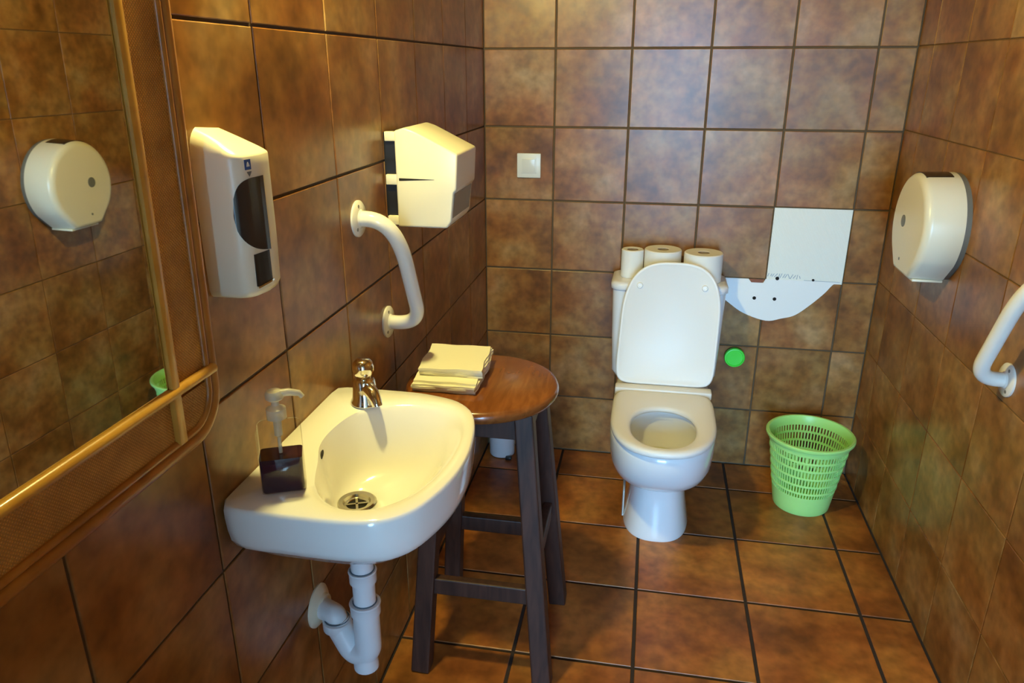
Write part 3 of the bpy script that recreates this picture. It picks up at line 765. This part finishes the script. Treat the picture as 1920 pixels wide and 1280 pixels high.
rings = [mixr(circ(0.026), circ(0.026), 0, 0.662), mixr(po_, circ(0.03), 0.80, 0.664), mixr(po_, circ(0.03), 0.55, 0.682), mixr(po_, circ(0.03), 0.28, 0.722), mixr(po_, CC, 0.10, 0.754),
         mixr(po_, CC, 0.045, 0.764), mixr(po_, CC, 0.018, 0.776), mixr(po_, CC, 0.006, 0.794), mixr(po_, CC, 0.0, 0.815), mixr(po_, CC, 0.0, 0.828), mixr(po_, CC, 0.008, 0.834), mixr(po_, CC, 0.022, RIM),
         mixr(pi_, po_, 0.22, RIM), mixr(pi_, CC, 0.0, RIM - 0.003), mixr(pi_, circ(0.02), 0.05, RIM - 0.010), mixr(pi_, circ(0.02), 0.17, 0.800), mixr(pi_, circ(0.02), 0.31, 0.765), mixr(pi_, circ(0.025), 0.45, 0.742),
         mixr(pi_, circ(0.03), 0.62, 0.728), mixr(pi_, circ(0.03), 0.82, 0.718), mixr(circ(0.030), circ(0.030), 0, 0.713), mixr(circ(0.022), circ(0.022), 0, 0.700)]
loft(bm, rings, True, True)
basin = obj('bowl', bm, M['ceramic'], sk, ang=55)
bm = bmesh.new(); lathe(bm, [(0.018, -0.002), (0.033, 0.001), (0.034, 0.0025), (0.031, 0.0045), (0.024, 0.003), (0.020, -0.004), (0.018, -0.006)], 36, (DR.x, DR.y, 0.7135), cap0=False, cap1=False); obj('drain_ring', bm, M['steel'], sk)
bm = bmesh.new(); lathe(bm, [(0.0, 0), (0.021, 0)], 24, (DR.x, DR.y, 0.7085), cap0=False, cap1=False); obj('drain_hole', bm, M['hole'], sk)
bm = bmesh.new()
for a in (0.4, 0.4 + PI / 2): bar(bm, (DR.x - 0.019 * math.cos(a), DR.y - 0.019 * math.sin(a), 0.7105), (DR.x + 0.019 * math.cos(a), DR.y + 0.019 * math.sin(a), 0.7105), 0.004, 0.004, (0, 0, 1), 0.004, 0.004, 0)
obj('drain_cross', bm, M['steel'], sk, smooth=False)

# tap
tp = empty('tap', (0.083, -1.436, RIM)); tag(tp, 'small chrome push tap on the far corner of the basin', 'tap')
bm = bmesh.new(); lathe(bm, [(0.0265, 0), (0.0275, 0.002), (0.0265, 0.006), (0.0235, 0.012), (0.0215, 0.03), (0.020, 0.046), (0.017, 0.050), (0.0, 0.050)], 32, cap1=False); obj('body', bm, M['chrome'], tp)
dirx = Vector((0.74, -0.67, 0)).normalized()
bm = bmesh.new(); tube(bm, [Vector((0, 0, 0.034)) + dirx * 0.008, Vector((0, 0, 0.033)) + dirx * 0.022, Vector((0, 0, 0.028)) + dirx * 0.034, Vector((0, 0, 0.019)) + dirx * 0.044, Vector((0, 0, 0.010)) + dirx * 0.048], [0.013, 0.013, 0.012, 0.0105, 0.0095], 18); obj('spout', bm, M['chrome'], tp)
bm = bmesh.new(); lathe(bm, [(0.013, 0.048), (0.0135, 0.054), (0.017, 0.058), (0.0195, 0.065), (0.0195, 0.073), (0.0175, 0.081), (0.012, 0.086), (0.005, 0.088), (0, 0.0882)], 28, cap1=False); obj('push_knob', bm, M['chrome'], tp)

# overflow slot, set into the wall side of the bowl
bm = bmesh.new(); ov = []
OVC = Vector((0.0708, -1.609, 0.8190))
for i in range(24):
    a = 2 * PI * i / 24; ca, sa = math.cos(a), math.sin(a)
    yy = 0.013 * math.copysign(abs(ca) ** 0.75, ca); zz = 0.0042 * math.copysign(abs(sa) ** 0.75, sa)
    ov.append((yy, zz))
nrm = Vector((0.955, 0.26, 0.14)).normalized(); tg = Vector((0.26, -0.955, 0)).normalized(); upv = nrm.cross(tg).normalized()
loft(bm, [[OVC + nrm * h + tg * y + upv * z for y, z in ov] for h in (-0.006, 0.0015)], True, True)
obj('overflow_slot', bm, M['hole'], sk, smooth=False)

# waste trap
tr = empty('waste_trap', (DR.x, DR.y, 0.35)); tag(tr, 'white plastic waste trap hanging under the basin', 'drain pipe')
def L(p): return Vector(p) - Vector((DR.x, DR.y, 0.35))
bm = bmesh.new(); lathe(bm, [(0.0205, 0.13), (0.0205, 0.306), (0.026, 0.308), (0.026, 0.314)], 24, cap0=True); obj('tailpiece', bm, M['pvc'], tr)
for z, r in ((0.212, 0.0245), (0.142, 0.0275)):
    bm = bmesh.new(); lathe(bm, [(r - 0.003, -0.012), (r, -0.010), (r, 0.010), (r + 0.0015, 0.012), (r, 0.014), (0.0207, 0.014)], 28, (0, 0, z), cap1=False); nu = obj('nut', bm, M['pvc'], tr)
    bm = bmesh.new(); lathe(bm, [(0.0206, 0), (0.0225, 0.0005), (0.0225, 0.0016), (0.0206, 0.002)], 24, (0, 0, z + 0.0142), cap0=False, cap1=False); obj('seal', bm, M['pvc_ring'], nu)
P2 = L((0.048, -1.566, 0.44))
bm = bmesh.new(); tube(bm, fillet([(0, 0, 0.140), (0, 0, 0.042), (P2.x * 0.5, P2.y * 0.5, 0.03), (P2.x, P2.y, 0.088)], [0.03, 0.04], 8), 0.0245, 22); obj('u_bend', bm, M['pvc'], tr, ang=70)
bm = bmesh.new(); lathe(bm, [(0.0215, 0.0), (0.0235, 0.002), (0.0235, 0.014), (0.022, 0.017), (0.022, 0.030)], 24, (-0.008, 0.002, 0.002)); obj('cleanout_cap', bm, M['pvc'], tr)
bm = bmesh.new(); lathe(bm, [(0.0245, -0.012), (0.027, -0.009), (0.027, 0.008), (0.0215, 0.010)], 26, (P2.x, P2.y, 0.086)); nu = obj('nut', bm, M['pvc'], tr)
bm = bmesh.new(); lathe(bm, [(0.021, 0), (0.0235, 0.0005), (0.0235, 0.0016), (0.021, 0.002)], 24, (P2.x, P2.y, 0.0962), cap0=False, cap1=False); obj('seal', bm, M['pvc_ring'], nu)
FW = L((0.0, -1.545, 0.452))
bm = bmesh.new(); tube(bm, fillet([(P2.x, P2.y, 0.088), (P2.x * 0.97 + FW.x * 0.03, P2.y, FW.z + 0.002), (FW.x + 0.001, FW.y, FW.z)], 0.04, 10), 0.020, 22); obj('elbow', bm, M['pvc'], tr, ang=70)
bm = bmesh.new(); lathe(bm, [(0.042, 0), (0.042, 0.003), (0.036, 0.008), (0.026, 0.012), (0.0235, 0.018), (0.0, 0.018)], 32, FW, axis='X', cap1=False); obj('wall_flange', bm, M['cream'], tr)

# supply valve under the basin
sv = empty('supply_valve', (0.0, -1.52, 0.60)); tag(sv, 'small chrome supply valve and hose under the basin', 'valve')
bm = bmesh.new(); lathe(bm, [(0.022, 0), (0.022, 0.003), (0.009, 0.006), (0.009, 0.045), (0.0, 0.045)], 20, axis='X', cap1=False); obj('valve_body', bm, M['chrome'], sv)
bm = bmesh.new(); tube(bm, fillet([(0.036, 0, 0), (0.036, 0, 0.03), (0.05, 0.02, 0.045), (0.055, 0.03, 0.07)], 0.02), 0.005, 10); obj('hose', bm, M['hose'], sv)

# ------------------------------------------------------------------ pump bottle on the basin
pb = empty('pump_bottle', (0.073, -1.741, RIM)); tag(pb, 'clear pump bottle of purple soap standing on the basin corner', 'bottle')
pb.rotation_euler = (0, 0, math.radians(24))
def rb(z, a, b, r=0.006): return rrect(z, -a, a, -b, b, r, 4)
bm = bmesh.new()
loft(bm, [rb(0.001, 0.028, 0.018), rb(0.003, 0.031, 0.021), rb(0.098, 0.031, 0.021), rb(0.104, 0.028, 0.018), rb(0.107, 0.014, 0.012, 0.008), rb(0.113, 0.0125, 0.0115, 0.008)], True, False); obj('bottle_body', bm, M['clear'], pb, ang=50)
bm = bmesh.new(); loft(bm, [rb(0.0025, 0.0285, 0.0185, 0.005), rb(0.0045, 0.0300, 0.0200, 0.005), rb(0.057, 0.0300, 0.0200, 0.005)], True, True); obj('soap', bm, M['liquid'], pb, ang=50)
bm = bmesh.new(); lathe(bm, [(0.0125, 0.1135), (0.014, 0.114), (0.014, 0.129), (0.008, 0.132), (0.0055, 0.134), (0.0055, 0.147), (0.0, 0.147)], 20, cap1=False); obj('collar', bm, M['clearpump'], pb)
bm = bmesh.new(); lathe(bm, [(0.0028, 0.058), (0.0028, 0.084), (0.006, 0.087), (0.006, 0.113)], 12); obj('dip_tube', bm, M['clearpump'], pb)
bm = bmesh.new(); lathe(bm, [(0.011, 0.143), (0.013, 0.145), (0.013, 0.152), (0.010, 0.156), (0.0, 0.157)], 20, cap1=False)
tube(bm, [(0.0, 0, 0.151), (0.02, -0.0, 0.152), (0.034, -0.0, 0.149), (0.038, -0.0, 0.143)], [0.006, 0.0055, 0.0045, 0.004], 12); obj('pump_head', bm, M['clearpump'], pb)

# ------------------------------------------------------------------ wooden stool
SC = Vector((0.222, -1.065, 0)); SZ = 0.735
st = empty('stool', (SC.x, SC.y, 0)); tag(st, 'tall round wooden stool between the basin and the toilet', 'stool')
bm = bmesh.new(); lathe(bm, [(0.0, 0.704), (0.166, 0.704), (0.174, 0.708), (0.178, 0.716), (0.178, 0.724), (0.174, 0.732), (0.166, 0.735), (0.0, 0.735)], 64, cap0=False, cap1=False)
obj('seat', bm, M['seat_wood'], st, ang=50)
feet = {}; tops = {}
for sx in (-1, 1):
    for sy in (-1, 1):
        feet[sx, sy] = Vector((0.018 + sx * 0.153, 0.016 + sy * 0.157, 0.0)); tops[sx, sy] = Vector((0.014 + sx * 0.100, 0.008 + sy * 0.098, 0.704))
for k in feet:
    bm = bmesh.new(); f, t = feet[k], tops[k]
    bar(bm, f, t, 0.046, 0.042, (1, 0, 0), bevel=0.004)
    obj('leg', bm, M['leg_wood'], st, smooth=False)
def atz(k, z): return feet[k].lerp(tops[k], z / 0.704)
for a, b, z, h, w in (((-1, -1), (1, -1), 0.245, 0.044, 0.022), ((-1, 1), (1, 1), 0.245, 0.044, 0.022), ((-1, -1), (-1, 1), 0.330, 0.042, 0.022), ((1, -1), (1, 1), 0.330, 0.042, 0.022)):
    bm = bmesh.new(); bar(bm, atz(a, z), atz(b, z), h, h, (0, 0, 1), w, w, 0.003); obj('stretcher', bm, M['leg_wood'], st, smooth=False)
for a, b in (((-1, -1), (1, -1)), ((-1, 1), (1, 1)), ((-1, -1), (-1, 1)), ((1, -1), (1, 1))):
    bm = bmesh.new(); bar(bm, atz(a, 0.672), atz(b, 0.672), 0.062, 0.062, (0, 0, 1), 0.020, 0.020, 0.002); obj('apron', bm, M['leg_wood'], st, smooth=False)

# folded paper towels on the stool
def towels(name, label, z0, layers, th, x0, x1, y0, y1, rot, seed, group):
    rg = random.Random(seed)
    t = empty(name, ((x0 + x1) / 2, (y0 + y1) / 2, z0)); t.rotation_euler = (0, 0, rot); tag(t, label, 'paper towels', group)
    hx, hy = (x1 - x0) / 2, (y1 - y0) / 2
    for L_ in range(layers):
        bm = bmesh.new(); dx = rg.uniform(-0.003, 0.003); dy = rg.uniform(-0.004, 0.004); a = rg.uniform(-0.02, 0.02)
        nx, ny = 10, 8; zb_ = L_ * th
        ph = rg.uniform(0, 6)
        def pt(i, j, z):
            u = -1 + 2 * i / nx; v = -1 + 2 * j / ny
            x = u * hx + dx + (0.0022 * math.sin(5 * v + ph) if i in (0, nx) else 0); y = v * hy + dy + (0.0018 * math.sin(6 * u + ph) if j in (0, ny) else 0)
            return Vector((x * math.cos(a) - y * math.sin(a), x * math.sin(a) + y * math.cos(a), z))
        rows_t = [[bm.verts.new(pt(i, j, zb_ + th * 0.96 + (0.0012 * math.sin(3 * i / nx + ph) * math.cos(4 * j / ny) if L_ == layers - 1 else 0))) for i in range(nx + 1)] for j in range(ny + 1)]
        rows_b = [[bm.verts.new(pt(i, j, zb_)) for i in range(nx + 1)] for j in range(ny + 1)]
        for j in range(ny):
            for i in range(nx):
                bm.faces.new((rows_t[j][i], rows_t[j][i + 1], rows_t[j + 1][i + 1], rows_t[j + 1][i])); bm.faces.new((rows_b[j][i], rows_b[j + 1][i], rows_b[j + 1][i + 1], rows_b[j][i + 1]))
        for i in range(nx):
            bm.faces.new((rows_b[0][i], rows_b[0][i + 1], rows_t[0][i + 1], rows_t[0][i])); bm.faces.new((rows_b[ny][i + 1], rows_b[ny][i], rows_t[ny][i], rows_t[ny][i + 1]))
        for j in range(ny):
            bm.faces.new((rows_b[j + 1][0], rows_b[j][0], rows_t[j][0], rows_t[j + 1][0])); bm.faces.new((rows_b[j][nx], rows_b[j + 1][nx], rows_t[j + 1][nx], rows_t[j][nx]))
        obj('sheet', bm, M['napkin'], t, ang=50)
    return t
towels('paper_towel_bundle', 'lower bundle of folded cream paper towels lying on the stool', SZ + 0.0005, 5, 0.0050, 0.080, 0.224, -1.152, -0.985, 0.0, 1, 'folded paper towels on the stool')
towels('paper_towel_bundle', 'upper bundle of folded cream paper towels on top of the stool pile', SZ + 0.0262, 4, 0.0048, 0.080, 0.226, -1.120, -0.958, 0.05, 2, 'folded paper towels on the stool')

# ------------------------------------------------------------------ white pot on the floor behind the stool
wpot = empty('brush_pot', (0.072, -0.075, 0)); tag(wpot, 'white plastic pot on the floor in the corner behind the stool', 'pot')
bm = bmesh.new(); lathe(bm, [(0.0, 0.003), (0.046, 0.003), (0.048, 0.006), (0.050, 0.12), (0.052, 0.122), (0.052, 0.128), (0.047, 0.128), (0.045, 0.01), (0.0, 0.01)], 32, cap0=False, cap1=False); obj('pot', bm, M['pvc'], wpot)
bm = bmesh.new(); box(bm, (0.022, -0.055, 0.0), (0.045, -0.036, 0.012), 0.002); obj('dark_notch', bm, M['dark'], wpot)  # black block stands in for the dark notch in the pot's base

# ------------------------------------------------------------------ wall lamp above the basin (just out of frame)
wl = empty('wall_lamp', (0, -1.50, 1.96)); tag(wl, 'glowing globe wall lamp above the soap dispenser', 'lamp')
bm = bmesh.new(); lathe(bm, [(0.05, 0), (0.05, 0.008), (0.045, 0.014), (0.012, 0.018), (0.010, 0.05), (0.0, 0.05)], 28, axis='X', cap1=False); obj('wall_plate', bm, M['cream'], wl)
bm = bmesh.new(); lathe(bm, [(0.024, 0), (0.024, 0.03), (0.012, 0.036), (0, 0.036)], 24, (0.058, 0, 0.038), cap1=False); obj('holder', bm, M['cream'], wl)
bm = bmesh.new(); bmesh.ops.create_uvsphere(bm, u_segments=24, v_segments=14, radius=0.042)
for v in bm.verts: v.co += Vector((0.058, 0, 0.0))
obj('globe', bm, M['bulb'], wl)
